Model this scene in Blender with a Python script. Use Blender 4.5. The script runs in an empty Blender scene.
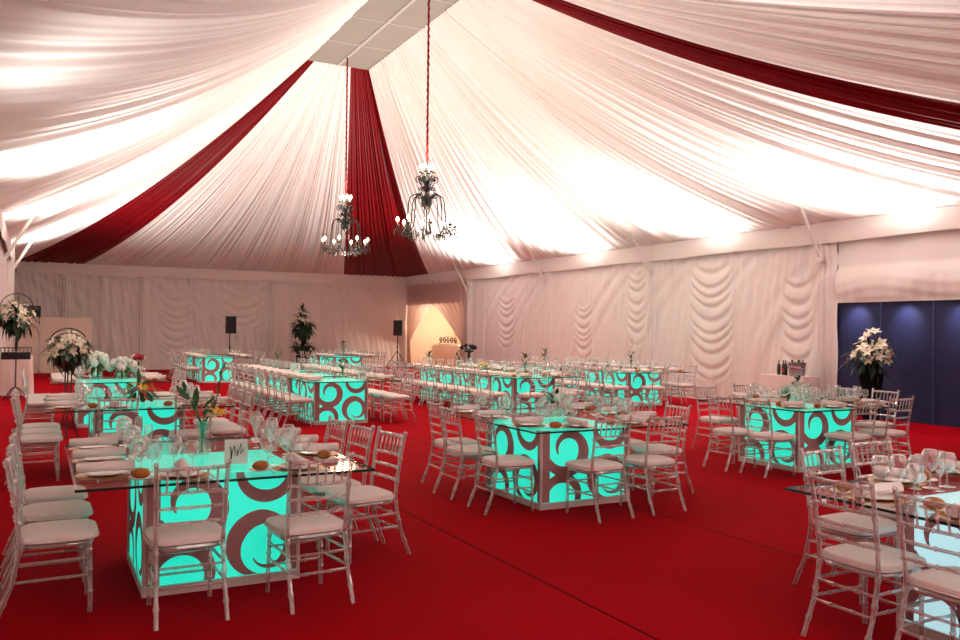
import bpy, math, random
import numpy as np
from mathutils import Vector, Matrix, Euler

SC = bpy.context.scene
COL = SC.collection
PI = math.pi
rnd = random.Random(7)

# ------------------------------------------------------------------ camera, light, exposure
CAM_H = 1.70
yaw, pit, rol = math.radians(27.632), math.radians(0.641), math.radians(0.577)
Fv = Vector((math.sin(yaw)*math.cos(pit), math.cos(yaw)*math.cos(pit), math.sin(pit)))
Rv = Vector((math.cos(yaw), -math.sin(yaw), 0))
Uv = Rv.cross(Fv)
Rc = Rv*math.cos(rol) + Uv*math.sin(rol)
Uc = Uv*math.cos(rol) - Rv*math.sin(rol)
cam_d = bpy.data.cameras.new('camera')
cam_d.sensor_width = 36; cam_d.lens = 36*845.05/960
cam_d.clip_start = 0.05; cam_d.clip_end = 200
cam = bpy.data.objects.new('camera', cam_d); COL.objects.link(cam)
m = Matrix((Rc, Uc, -Fv)).transposed().to_4x4(); m.translation = (0, 0, CAM_H)
cam.matrix_world = m
SC.camera = cam

SC.view_settings.view_transform = 'Standard'
SC.view_settings.look = 'None'
SC.view_settings.exposure = 0.3
SC.view_settings.gamma = 1.0
SC.view_settings.use_curve_mapping = False
SC.cycles.transparent_max_bounces = 32
SC.cycles.max_bounces = 8
SC.cycles.diffuse_bounces = 5
SC.cycles.glossy_bounces = 3
SC.cycles.sample_clamp_indirect = 4.0
SC.cycles.caustics_reflective = False
SC.cycles.caustics_refractive = False

w = bpy.data.worlds.new('world'); SC.world = w; w.use_nodes = True
w.node_tree.nodes['Background'].inputs[0].default_value = (1, .95, .9, 1)
w.node_tree.nodes['Background'].inputs[1].default_value = 0.02

def spot(name, loc, target, power, color, size, blend, rad):
    l = bpy.data.lights.new(name, 'SPOT'); l.energy = power; l.color = color
    l.spot_size = size; l.spot_blend = blend; l.shadow_soft_size = rad
    o = bpy.data.objects.new(name, l); COL.objects.link(o); o.location = loc
    o.rotation_euler = (Vector(target)-Vector(loc)).to_track_quat('-Z', 'Y').to_euler()
    return o
def point(name, loc, power, color, rad):
    l = bpy.data.lights.new(name, 'POINT'); l.energy = power; l.color = color; l.shadow_soft_size = rad
    o = bpy.data.objects.new(name, l); COL.objects.link(o); o.location = loc; return o

WARM = (1.0, .97, .91)
# floodlights fixed along both eaves, turned up at the white ceiling
for yy, pw in ((10.4, 1500), (15.4, 1500), (20.8, 1500), (26.2, 1200)):
    spot('eave_and_fill_flood', (14.0, yy, 2.9), (12.2, yy, 5.7), pw, WARM, 2.5, 1.0, .25)
for yy, pw in ((9.5, 140), (14.6, 1000), (21.0, 1250), (27.4, 1000)):
    spot('eave_and_fill_flood', (.0, yy, 2.9), (1.8, yy, 5.7), pw, WARM, 2.5, 1.0, .25)
# added fill at the camera end: bounces off the front slope onto the foreground
spot('eave_and_fill_flood', (1.5, .3, 2.9), (4.5, -1.5, 5.6), 1150, WARM, 2.4, 1.0, .3)
spot('eave_and_fill_flood', (10.5, .3, 2.9), (7.5, -1.5, 5.6), 1250, WARM, 2.4, 1.0, .3)
# lamps over the navy panels
for yy in (11.72, 10.62, 9.5):
    spot('panel_lamp', (14.52, yy, 2.2), (14.88, yy, 1.96), 20, (.75, .82, 1), 1.7, .8, .04)
# lamp in the far doorway
point('doorway_lamp', (15.9, 32.8, 2.3), 170, (1, .82, .62), .2)

# ------------------------------------------------------------------ materials
def mat(name, col, rough=.6, metal=0, spec=.3, alpha=1, emis=None, estr=0, bump=None, noise=None, sheen=0):
    M = bpy.data.materials.new(name); M.use_nodes = True
    nt = M.node_tree; b = nt.nodes['Principled BSDF']
    b.inputs['Base Color'].default_value = (*col, 1); b.inputs['Roughness'].default_value = rough
    b.inputs['Metallic'].default_value = metal; b.inputs['Specular IOR Level'].default_value = spec
    b.inputs['Alpha'].default_value = alpha
    if sheen: b.inputs['Sheen Weight'].default_value = sheen
    if emis: b.inputs['Emission Color'].default_value = (*emis, 1); b.inputs['Emission Strength'].default_value = estr
    if noise:      # (scale, second colour)
        tc = nt.nodes.new('ShaderNodeTexCoord'); n = nt.nodes.new('ShaderNodeTexNoise'); n.inputs['Scale'].default_value = noise[0]
        n.inputs['Detail'].default_value = 6
        mx = nt.nodes.new('ShaderNodeMix'); mx.data_type = 'RGBA'
        mx.inputs[6].default_value = (*col, 1); mx.inputs[7].default_value = (*noise[1], 1)
        nt.links.new(tc.outputs['Object'], n.inputs['Vector']); nt.links.new(n.outputs['Fac'], mx.inputs[0]); nt.links.new(mx.outputs[2], b.inputs['Base Color'])
    if bump:
        tc = nt.nodes.new('ShaderNodeTexCoord'); n = nt.nodes.new('ShaderNodeTexNoise'); n.inputs['Scale'].default_value = bump[0]
        bp = nt.nodes.new('ShaderNodeBump'); bp.inputs['Strength'].default_value = bump[1]; bp.inputs['Distance'].default_value = .01
        nt.links.new(tc.outputs['Object'], n.inputs['Vector']); nt.links.new(n.outputs['Fac'], bp.inputs['Height']); nt.links.new(bp.outputs[0], b.inputs['Normal'])
    return M

def clear(name, tint, rough, base, edge):
    """thin clear sheet: see-through, with a reflection that grows at grazing angles"""
    M = bpy.data.materials.new(name); M.use_nodes = True; nt = M.node_tree
    nt.nodes.clear(); out = nt.nodes.new('ShaderNodeOutputMaterial')
    t = nt.nodes.new('ShaderNodeBsdfTransparent'); t.inputs[0].default_value = (*tint, 1)
    g = nt.nodes.new('ShaderNodeBsdfGlossy'); g.inputs['Color'].default_value = (1, 1, 1, 1); g.inputs['Roughness'].default_value = rough
    lw = nt.nodes.new('ShaderNodeLayerWeight'); lw.inputs[0].default_value = .5
    pw = nt.nodes.new('ShaderNodeMath'); pw.operation = 'POWER'; pw.inputs[1].default_value = 3
    ma = nt.nodes.new('ShaderNodeMath'); ma.operation = 'MULTIPLY_ADD'; ma.inputs[1].default_value = edge; ma.inputs[2].default_value = base; ma.use_clamp = True
    mx = nt.nodes.new('ShaderNodeMixShader')
    nt.links.new(lw.outputs['Facing'], pw.inputs[0]); nt.links.new(pw.outputs[0], ma.inputs[0]); nt.links.new(ma.outputs[0], mx.inputs[0])
    nt.links.new(t.outputs[0], mx.inputs[1]); nt.links.new(g.outputs[0], mx.inputs[2]); nt.links.new(mx.outputs[0], out.inputs[0])
    return M

def acrylic(name, base, edge, power=1.4, dif=.5, tint=(.80, .73, .73)):
    """clear moulded plastic: see-through in the middle, bright milky glints along the rims"""
    M = clear(name, tint, .10, base, edge); nt = M.node_tree
    gl = next(n for n in nt.nodes if n.type == 'BSDF_GLOSSY'); mx = next(n for n in nt.nodes if n.type == 'MIX_SHADER')
    pw = next(n for n in nt.nodes if n.type == 'MATH' and n.operation == 'POWER'); pw.inputs[1].default_value = power
    d = nt.nodes.new('ShaderNodeBsdfDiffuse'); d.inputs[0].default_value = (.92, .88, .87, 1)
    m2 = nt.nodes.new('ShaderNodeMixShader'); m2.inputs[0].default_value = dif
    nt.links.new(gl.outputs[0], m2.inputs[1]); nt.links.new(d.outputs[0], m2.inputs[2]); nt.links.new(m2.outputs[0], mx.inputs[2])
    return M

def cloth(name, c1, c2, scale=3.0, rough=.9, transl=0.0):
    M = mat(name, c1, rough, spec=.1, noise=(scale, c2), sheen=.2)
    if transl:
        nt = M.node_tree; b = nt.nodes['Principled BSDF']; out = nt.nodes['Material Output']
        t = nt.nodes.new('ShaderNodeBsdfTranslucent'); t.inputs[0].default_value = (*c1, 1)
        mx = nt.nodes.new('ShaderNodeMixShader'); mx.inputs[0].default_value = transl
        nt.links.new(b.outputs[0], mx.inputs[1]); nt.links.new(t.outputs[0], mx.inputs[2]); nt.links.new(mx.outputs[0], out.inputs[0])
    return M

M_WHITE = cloth('ceiling_cloth', (.86, .80, .77), (.80, .72, .69), .8)
M_WALL = cloth('wall_cloth', (.80, .72, .70), (.72, .64, .62), 1.2)
M_RED = mat('red_satin', (.20, .0015, .005), .5, spec=.12, noise=(2, (.13, .001, .004)))
M_SHEER = cloth('sheer_pink', (.74, .55, .50), (.70, .50, .46), 2, transl=.45)
M_CREAM = cloth('cream_cloth', (.80, .66, .52), (.76, .61, .48), 2)
M_TCLOTH = cloth('table_cloth', (.80, .68, .66), (.74, .62, .60), 2)
M_TILE = mat('ridge_panel', (.27, .235, .20), .8, noise=(1.5, (.23, .20, .17)))
M_TILEJ = mat('ridge_joint', (.40, .36, .32), .7)
M_POLE = mat('white_pole', (.72, .66, .63), .5)
M_NAVY = mat('navy_panel', (.024, .026, .072), .6, spec=.12, noise=(6, (.018, .020, .058)))
M_NAVYJ = mat('navy_seam', (.05, .055, .15), .5)
M_SCREEN = mat('cream_screen', (.80, .66, .56), .8, noise=(2, (.74, .60, .50)))
M_BLACK = mat('black_plastic', (.012, .012, .014), .5)
M_IRON = mat('black_iron', (.012, .010, .010), .4, metal=.2, spec=.5)
M_POT = mat('matt_black_pot', (.008, .008, .010), .8, spec=.05)
M_GRILLE = mat('grille', (.02, .02, .022), .8)
M_LIT = mat('teal_lit', (.1, .6, .5), .4, emis=(.0, .80, .58), estr=.68)
M_LITP = mat('pale_lit', (.4, .7, .75), .4, emis=(.42, .72, .78), estr=.72)
M_SCROLL = mat('mauve_scroll', (.41, .20, .21), .6)
M_PLINTH = mat('plinth_white', (.66, .56, .54), .5)
M_GEDGE = mat('glass_edge', (.006, .03, .026), .15, spec=.6)
M_GTOP = clear('glass_top', (.93, .97, .96), .11, .04, .16)
M_WINE = acrylic('wine_glass', .16, 1.2, 2.0, .25, (.97, .98, .98))
M_VASE = clear('vase_glass', (.80, .95, .88), .04, .10, .8)
M_WATER = clear('vase_water', (.45, .85, .68), .1, .05, .4)
M_CUSH = mat('cushion_cloth', (.90, .82, .79), .8, spec=.1, bump=(40, .15), noise=(6, (.84, .75, .72)))
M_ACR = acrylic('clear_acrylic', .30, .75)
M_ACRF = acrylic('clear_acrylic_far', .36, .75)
M_GOLD = mat('gold_rim', (.52, .25, .07), .35, metal=.3, spec=.5)
M_CHINA = mat('china', (.86, .78, .74), .15, spec=.5)
M_NAPK = mat('napkin', (.90, .82, .80), .9, spec=.05, bump=(60, .2))
M_BREAD = mat('bread', (.30, .09, .018), .6, noise=(14, (.46, .18, .045)), bump=(30, .3))
M_STEEL = mat('steel', (.6, .58, .57), .22, metal=1)
M_LEAF = mat('leaf', (.015, .055, .018), .5, noise=(8, (.03, .10, .02)))
M_LEAFD = mat('dark_leaf', (.008, .022, .010), .5, noise=(8, (.02, .05, .02)))
M_STEM = mat('stem', (.04, .11, .03), .5)
M_PETAL = mat('white_petal', (.86, .80, .68), .7, noise=(20, (.80, .72, .55)))
M_PETALW = mat('hydrangea', (.86, .86, .78), .7, noise=(20, (.70, .80, .74)))
M_PETALR = mat('red_petal', (.30, .008, .02), .6)
M_PETALY = mat('yellow_petal', (.75, .45, .06), .6)
M_PISTIL = mat('pistil', (.50, .25, .03), .6)
M_CARD = mat('card', (.80, .84, .80), .7)
M_INK = mat('ink', (.03, .05, .04), .6)
M_ZINC = mat('zinc', (.36, .36, .40), .35, metal=.6, noise=(10, (.28, .28, .32)))
M_BOT = mat('bottle_glass', (.02, .006, .006), .1, spec=.7)
M_LABEL = mat('bottle_label', (.35, .05, .05), .6)
M_BULB = mat('bulb', (1, .9, .7), .3, emis=(1, .80, .50), estr=14)
M_CANDLE = mat('candle_sleeve', (.70, .62, .50), .5)
M_CRYS = clear('crystal', (.95, .95, .95), .05, .25, .7)
M_RIB = mat('red_ribbon', (.24, .006, .008), .7, spec=.1, noise=(6, (.14, .003, .006)))

def carpet():
    M = bpy.data.materials.new('red_carpet'); M.use_nodes = True; nt = M.node_tree; b = nt.nodes['Principled BSDF']
    b.inputs['Roughness'].default_value = .95; b.inputs['Specular IOR Level'].default_value = .03
    tc = nt.nodes.new('ShaderNodeTexCoord'); n = nt.nodes.new('ShaderNodeTexNoise'); n.inputs['Scale'].default_value = .9; n.inputs['Detail'].default_value = 8
    mx = nt.nodes.new('ShaderNodeMix'); mx.data_type = 'RGBA'
    mx.inputs[6].default_value = (.37, .0005, .007, 1); mx.inputs[7].default_value = (.27, .0004, .004, 1)
    nt.links.new(tc.outputs['Object'], n.inputs['Vector']); nt.links.new(n.outputs['Fac'], mx.inputs[0])
    # dark seams between the two-metre carpet strips, running down the tent
    sp = nt.nodes.new('ShaderNodeSeparateXYZ'); nt.links.new(tc.outputs['Object'], sp.inputs[0])
    a = nt.nodes.new('ShaderNodeMath'); a.operation = 'SUBTRACT'; a.inputs[1].default_value = 3.05; nt.links.new(sp.outputs[0], a.inputs[0])
    d = nt.nodes.new('ShaderNodeMath'); d.operation = 'PINGPONG'; d.inputs[1].default_value = 1.045; nt.links.new(a.outputs[0], d.inputs[0])
    l0 = nt.nodes.new('ShaderNodeMath'); l0.operation = 'LESS_THAN'; l0.inputs[1].default_value = .009; nt.links.new(d.outputs[0], l0.inputs[0])
    gt = nt.nodes.new('ShaderNodeMath'); gt.operation = 'GREATER_THAN'; gt.inputs[1].default_value = 2.0; nt.links.new(sp.outputs[0], gt.inputs[0])
    l = nt.nodes.new('ShaderNodeMath'); l.operation = 'MULTIPLY'; nt.links.new(l0.outputs[0], l.inputs[0]); nt.links.new(gt.outputs[0], l.inputs[1])
    m2 = nt.nodes.new('ShaderNodeMix'); m2.data_type = 'RGBA'; m2.inputs[7].default_value = (.06, .001, .003, 1)
    nt.links.new(l.outputs[0], m2.inputs[0]); nt.links.new(mx.outputs[2], m2.inputs[6]); nt.links.new(m2.outputs[2], b.inputs['Base Color'])
    f = nt.nodes.new('ShaderNodeTexNoise'); f.inputs['Scale'].default_value = 160
    bp = nt.nodes.new('ShaderNodeBump'); bp.inputs['Strength'].default_value = .4; bp.inputs['Distance'].default_value = .004
    nt.links.new(tc.outputs['Object'], f.inputs['Vector']); nt.links.new(f.outputs['Fac'], bp.inputs['Height']); nt.links.new(bp.outputs[0], b.inputs['Normal'])
    return M
M_CARPET = carpet()

# ------------------------------------------------------------------ mesh helpers
class MB:
    def __init__(s): s.v = []; s.f = []; s.m = []; s.mats = []
    def mi(s, M):
        if M not in s.mats: s.mats.append(M)
        return s.mats.index(M)
    def add(s, vs, fs, M):
        k = len(s.v); i = s.mi(M)
        s.v.extend([tuple(p) for p in vs]); s.f.extend([tuple(a+k for a in f) for f in fs]); s.m.extend([i]*len(fs))
        return s
    def box(s, a, b, M):
        x0, y0, z0 = a; x1, y1, z1 = b
        vs = [(x0,y0,z0),(x1,y0,z0),(x1,y1,z0),(x0,y1,z0),(x0,y0,z1),(x1,y0,z1),(x1,y1,z1),(x0,y1,z1)]
        return s.add(vs, [(3,2,1,0),(4,5,6,7),(0,1,5,4),(1,2,6,5),(2,3,7,6),(3,0,4,7)], M)
    def tube(s, pts, r, M, seg=6, cap=True):
        pts = [Vector(p) for p in pts]; n = len(pts)
        if not isinstance(r, (list, tuple)): r = [r]*n
        vs = []; up = None
        for i, p in enumerate(pts):
            t = (pts[min(i+1, n-1)] - pts[max(i-1, 0)])
            t = t.normalized() if t.length > 1e-9 else Vector((0, 0, 1))
            if up is None: up = Vector((1, 0, 0)) if abs(t.x) < .9 else Vector((0, 1, 0))
            u = (up - t*up.dot(t)); u = u.normalized() if u.length > 1e-6 else t.orthogonal().normalized()
            up = u; v = t.cross(u)
            for k in range(seg):
                a = 2*PI*k/seg; vs.append(p + (u*math.cos(a)+v*math.sin(a))*r[i])
        fs = []
        for i in range(n-1):
            for k in range(seg):
                k2 = (k+1) % seg; fs.append((i*seg+k, i*seg+k2, (i+1)*seg+k2, (i+1)*seg+k))
        if cap: fs.append(tuple(range(seg))[::-1]); fs.append(tuple((n-1)*seg+k for k in range(seg)))
        return s.add(vs, fs, M)
    def lathe(s, prof, M, seg=16, c=(0, 0, 0), sq=None):
        """prof: (r, z) pairs; sq: superellipse exponent for rounded-square rings, with per-axis scale"""
        vs = []
        for (r, z) in prof:
            for k in range(seg):
                a = 2*PI*k/seg; cx, cy = math.cos(a), math.sin(a)
                if sq:
                    e, kx, ky = sq; q = (abs(cx)**e+abs(cy)**e)**(-1/e); cx, cy = cx*q*kx, cy*q*ky
                vs.append((c[0]+r*cx, c[1]+r*cy, c[2]+z))
        fs = []; n = len(prof)
        for i in range(n-1):
            for k in range(seg):
                k2 = (k+1) % seg; fs.append((i*seg+k, i*seg+k2, (i+1)*seg+k2, (i+1)*seg+k))
        if prof[0][0] > 1e-5: fs.append(tuple(range(seg))[::-1])
        if prof[-1][0] > 1e-5: fs.append(tuple((n-1)*seg+k for k in range(seg)))
        return s.add(vs, fs, M)
    def ball(s, c, r, M, seg=8, rings=6, sz=1, sx=1, sy=1, jit=0, rr=None):
        vs = []
        for i in range(rings+1):
            t = PI*i/rings
            for k in range(seg):
                a = 2*PI*k/seg; q = r*(1+(rr.uniform(-jit, jit) if jit else 0))
                vs.append((c[0]+q*sx*math.sin(t)*math.cos(a), c[1]+q*sy*math.sin(t)*math.sin(a), c[2]-q*sz*math.cos(t)))
        fs = [(i*seg+k, i*seg+(k+1) % seg, (i+1)*seg+(k+1) % seg, (i+1)*seg+k) for i in range(rings) for k in range(seg)]
        return s.add(vs, fs, M)
    def blade(s, p, d, up, L, wd, M, droop=.3, n=4, fold=.15):
        """a leaf or petal: a curved strip with a raised midrib and a pointed tip"""
        p, d, up = Vector(p), Vector(d).normalized(), Vector(up)
        sd = d.cross(up); sd = sd.normalized() if sd.length > 1e-4 else d.orthogonal().normalized()
        up = sd.cross(d)
        vs = []
        for i in range(n+1):
            t = i/n; q = p + d*(L*t) - up*(droop*L*t*t); ww = wd*.5*(math.sin(PI*min(.98, t*.92+.06))**.8)
            vs += [q - sd*ww, q + up*(-fold*ww), q + sd*ww]
        fs = []
        for i in range(n):
            a = i*3; fs += [(a, a+1, a+4, a+3), (a+1, a+2, a+5, a+4)]
        return s.add(vs, fs, M)
    def mesh(s, name, smooth=True):
        me = bpy.data.meshes.new(name); me.from_pydata(s.v, [], s.f)
        for M in s.mats: me.materials.append(M)
        me.polygons.foreach_set('material_index', s.m)
        if smooth:
            me.polygons.foreach_set('use_smooth', [True]*len(s.f))
            try: me.set_sharp_from_angle(angle=math.radians(42))
            except Exception: pass
        me.update(); return me
    def build(s, name, parent=None, loc=(0, 0, 0), rot=(0, 0, 0), smooth=True):
        return link(name, s.mesh(name, smooth), parent, loc, rot)

def link(name, me, parent=None, loc=(0, 0, 0), rot=(0, 0, 0)):
    o = bpy.data.objects.new(name, me); COL.objects.link(o)
    if parent: o.parent = parent
    o.location = loc; o.rotation_euler = rot
    return o
def tag(o, label=None, cat=None, group=None, kind=None):
    if label: o['label'] = label
    if cat: o['category'] = cat
    if group: o['group'] = group
    if kind: o['kind'] = kind
    return o
def thing(name, label, cat, loc=(0, 0, 0), rz=0, group=None):
    return tag(link(name, None, None, loc, (0, 0, rz)), label, cat, group)
def struct(o): o['kind'] = 'structure'; return o
def tree(root):
    out = []
    def walk(o, d):
        out.append((o, d))
        for c in KIDS.get(o, []): walk(c, d+1)
    walk(root, 0); return out
def dup(root, loc, rz, label, group=None, kids=None):
    r = root.copy(); COL.objects.link(r); r.location = loc; r.rotation_euler = (0, 0, rz); r['label'] = label
    if group: r['group'] = group
    for ch in kids if kids is not None else list(root.children):
        c = ch.copy(); COL.objects.link(c); c.parent = r
        for g in ch.children:
            d = g.copy(); COL.objects.link(d); d.parent = c
    return r

ORD = ['first', 'second', 'third', 'fourth', 'fifth', 'sixth', 'seventh', 'eighth', 'ninth', 'tenth', 'eleventh', 'twelfth']

# ------------------------------------------------------------------ the tent shell
XL, XR, YF, YB = -.85, 14.86, -2.5, 35.25
EAVE = 3.99; RZ = 8.6; RX0, RX1, RY0, RY1 = 6.05, 7.72, 14.3, 21.3

b = MB(); b.box((XL-.1, YF-.1, -.1), (17.6, YB+.1, 0), M_CARPET); struct(b.build('floor'))

def grid_obj(name, fn, us, vs, M, smooth=True):
    V = [fn(u, v) for v in vs for u in us]; nu = len(us)
    F = [(j*nu+i, j*nu+i+1, (j+1)*nu+i+1, (j+1)*nu+i) for j in range(len(vs)-1) for i in range(nu-1)]
    b = MB(); b.add(V, F, M); me = b.mesh(name, False)
    me.polygons.foreach_set('use_smooth', [True]*len(F)); me.update()
    return link(name, me)

def pleat(seed, n):
    r = random.Random(seed); comp = [(n*r.uniform(.5, 1.9), r.uniform(0, 6.28), r.uniform(.4, 1)) for _ in range(9)]
    mods = [(r.uniform(2, 9), r.uniform(0, 6.28)) for _ in range(3)]
    tot = sum(c[2] for c in comp)**.5
    def f(u):
        x = sum(a*math.sin(2*PI*k*u+p) for k, p, a in comp)/tot
        x = x/(1+.35*abs(x)) - .35*max(0, x-.4)
        return x*(.65+.35*math.sin(2*PI*mods[0][0]*u+mods[0][1]))
    return f

def fan(name, A0, A1, B0, B1, sagf, M, n, amp, seed, nu, nv=22, up=True):
    """cloth gathered along A0-A1 at the ridge and spread along B0-B1 at the eave"""
    A0, A1, B0, B1 = map(Vector, (A0, A1, B0, B1)); f = pleat(seed, n)
    nrm = ((B1-B0).cross(A0-B0)).normalized()
    if nrm.z < 0: nrm = -nrm
    def fn(u, v):
        a = A0.lerp(A1, u); c = B0.lerp(B1, u); p = a.lerp(c, v)
        p = p - Vector((0, 0, sagf*4*v*(1-v)*(1-.25*math.sin(PI*u))))
        e = min(1, u*n*.8, (1-u)*n*.8)
        k = amp*(.22+.78*v)*e*min(1, (1-v)*9+.25)
        drift = .004*math.sin(5*v+9*u)
        return p + nrm*(f(u+drift)*k)
    return grid_obj(name, fn, [i/nu for i in range(nu+1)], [j/nv for j in range(nv+1)], M)

E_ = EAVE; S_ = .62
struct(fan('ceiling', (RX1, RY0+.35, RZ), (RX1, RY1-.02, RZ), (XR, 5.3, E_), (XR, 33.1, E_), S_, M_WHITE, 58, .12, 3, 1100))
struct(fan('ceiling', (RX0, RY0+.02, RZ), (RX0, RY1, RZ), (XL, 5.2, E_), (XL, YB, E_), S_, M_WHITE, 58, .12, 5, 1100))
struct(fan('ceiling', (RX0+.20, RY1, RZ), (7.22, RY1, RZ), (1.45, YB, E_), (11.75, YB, E_), S_, M_WHITE, 38, .09, 8, 600))
struct(fan('ceiling', (RX1, RY0, RZ), (RX1, RY0+.02, RZ), (XR, YF, E_), (XR, 3.9, E_), S_, M_WHITE, 18, .09, 11, 320))
struct(fan('ceiling', (RX0, RY0, RZ), (RX0, RY0+.02, RZ), (XL, YF, E_), (XL, 5.2, E_), S_, M_WHITE, 18, .09, 12, 320))
struct(fan('ceiling', (RX0, RY0, RZ), (RX1, RY0, RZ), (XL, YF, E_), (XR, YF, E_), S_, M_WHITE, 38, .07, 13, 400))
def red(A0, A1, B0, B1, label, n, seed, amp=.07):
    return tag(fan('ceiling_drape', A0, A1, B0, B1, S_, M_RED, n, amp*1.7, seed, 200), label, 'drape', 'red drapes across the tent ceiling')
red((RX0, RY1, RZ), (RX0+.20, RY1, RZ), (XL, YB, E_), (1.45, YB, E_), 'narrow red satin drape running from the ridge to the far left corner', 7, 21)
cr = red((7.22, RY1, RZ), (RX1, RY1, RZ), (11.75, YB, E_), (XR, YB, E_), 'wide red satin drape falling behind the two chandeliers to the back wall', 9, 22)
o = fan('drape_fold', (RX1, RY1-.02, RZ), (RX1, RY1, RZ), (XR, 33.1, E_), (XR, YB, E_), S_, M_RED, 4, .07, 25, 80); o.parent = cr
red((RX1, RY0+.02, RZ), (RX1, RY0+.35, RZ), (XR, 3.9, E_), (XR, 5.3, E_), 'red satin drape sweeping across the top right ceiling', 6, 23)

b = MB(); b.box((RX0-.04, RY0-.04, RZ-.01), (RX1+.04, RY1+.03, RZ+.03), M_TILE)
b.box(((RX0+RX1)/2-.035, RY0, RZ-.03), ((RX0+RX1)/2+.035, RY1, RZ-.005), M_TILEJ)
for k in range(1, 4): b.box((RX0, RY1-1.75*k-.02, RZ-.02), (RX1, RY1-1.75*k+.02, RZ-.005), M_TILEJ)
struct(b.build('ceiling'))

# draped walls: list of swags (centre, half width, z0, z1, pitch) between gathered pleats
def wall_disp(swags, seed, L):
    f = pleat(seed, L*2.2); g = pleat(seed+1, L*.9)
    def d(s, z):
        base = .034*f(s/L) + .035*g(s/L+.012*z*z) + .008*math.sin(s*23+z*5+3*math.sin(s*2.3))
        acc = 0; wsum = 0
        for (c, hw, z0, z1, pt) in swags:
            q = abs(s-c)/hw
            if q < 1:
                wz = min(1, max(0, (z-z0)/.3), max(0, (z1-z)/.25)); ww = (1-q**4)*wz
                ph = (z - .55*hw*q*q)/pt
                ph2 = ph + .18*math.sin(ph*1.7+c*3)
                acc += ww*.028*(math.sin(2*PI*ph2)+.35*math.sin(4*PI*ph2+1)); wsum = max(wsum, ww)
        return base*(1-.8*wsum) + acc
    return d
def wall(name, axis, pos, s0, s1, z0, z1, disp, sgn, M, ns, nz):
    def fn(u, v):
        s = s0+(s1-s0)*u; z = z0+(z1-z0)*v; q = pos + sgn*(.03+disp(s, z))
        return (q, s, z) if axis == 'x' else (s, q, z)
    return struct(grid_obj(name, fn, [i/ns for i in range(ns+1)], [j/nz for j in range(nz+1)], M))
def post_bulge(posts, dz):
    return lambda s, z: sum(.10*math.exp(-((s-c)/.16)**2)*(1+.5*math.sin((s-c)*60)) for c in posts) + dz(s, z)
RP = (12.5, 18.15, 23.5, 29.2)
sw = [(26.3, .7, .9, 3.0, .27), (21.5, .5, .3, 2.6, .23), (18.9, .4, 1.2, 3.5, .28), (15.95, .8, .4, 3.5, .29), (13.25, .45, .8, 3.0, .30)]
wall('wall_right', 'x', XR, 12.2, 29.7, 0, EAVE+.02, post_bulge(RP, wall_disp(sw, 40, 17)), -1, M_WALL, 620, 90)
wall('wall_right', 'x', XR, 29.7, YB, 2.7, EAVE+.02, wall_disp([], 43, 6), -1, M_WALL, 120, 10)
def roll(s, z):
    t = max(0, 1-(z-2.33)/.75)
    r = .09*math.sin(min(1, t*1.02)*PI)*(1 if t > 0 else 0) + .012*math.sin(s*17+2*math.sin(s*3.1)+z*2)*t + .006*math.sin(z*30+3*math.sin(s*2.1))*t
    return r + .02*math.sin(s*5+z*2)
wall('wall_right', 'x', XR, YF, 12.2, 2.33, EAVE+.02, roll, -1, M_WALL, 300, 50)
def wb(c, hw, z0=.3, z1=3.5, pt=.24): return (c, hw, z0, z1, pt)
sw = [wb(4.9, .6, .2, 3.0, .30), wb(7.4, 1.0, 1.4, 3.5, .36)]
wall('wall_back', 'y', YB, XL, XR, 0, EAVE+.02, post_bulge((.9, 3.6, 8.6), wall_disp(sw, 47, 16)), -1, M_WALL, 560, 80)
sw = [wb(30, .9), wb(25, .8), wb(19, .9), wb(14, .8), wb(8, .9), wb(3, .8)]
wall('wall_left', 'x', XL, YF, YB, 0, EAVE+.02, wall_disp(sw, 51, 37), 1, M_WALL, 420, 40)
wall('wall_front', 'y', YF, XL, XR, 0, EAVE+.02, wall_disp([wb(3, .8), wb(9, .9)], 54, 16), 1, M_WALL, 200, 40)

def valance(name, axis, pos, s0, s1, sgn, n):
    g = pleat(60+n, 12)
    def fn(u, v):
        s = s0+(s1-s0)*u; z = EAVE+.05-.44*v; q = pos+sgn*(.16+.022*g(u)*v+.02*math.sin(PI*v)); z += .012*math.sin(s*1.3+n)*v
        return (q, s, z) if axis == 'x' else (s, q, z)
    o = grid_obj('trim_%d' % n, fn, [i/200 for i in range(201)], [j/8 for j in range(9)], M_WALL); struct(o)
valance('v', 'x', XR, YF, YB, -1, 1); valance('v', 'y', YB, XL, XR, -1, 2); valance('v', 'x', XL, YF, YB, 1, 3)

# navy panels under the rolled-up curtain
for k in range(13):
    y1 = 12.32-1.12*k; y0 = y1-1.12
    b = MB(); b.box((XR+.02, y0+.006, 0), (XR+.06, y1-.006, 2.6), M_NAVY); b.box((XR+.0, y0-.012, 0), (XR+.03, y0+.012, 2.6), M_NAVYJ)
    struct(b.build('wall_right'))

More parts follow.
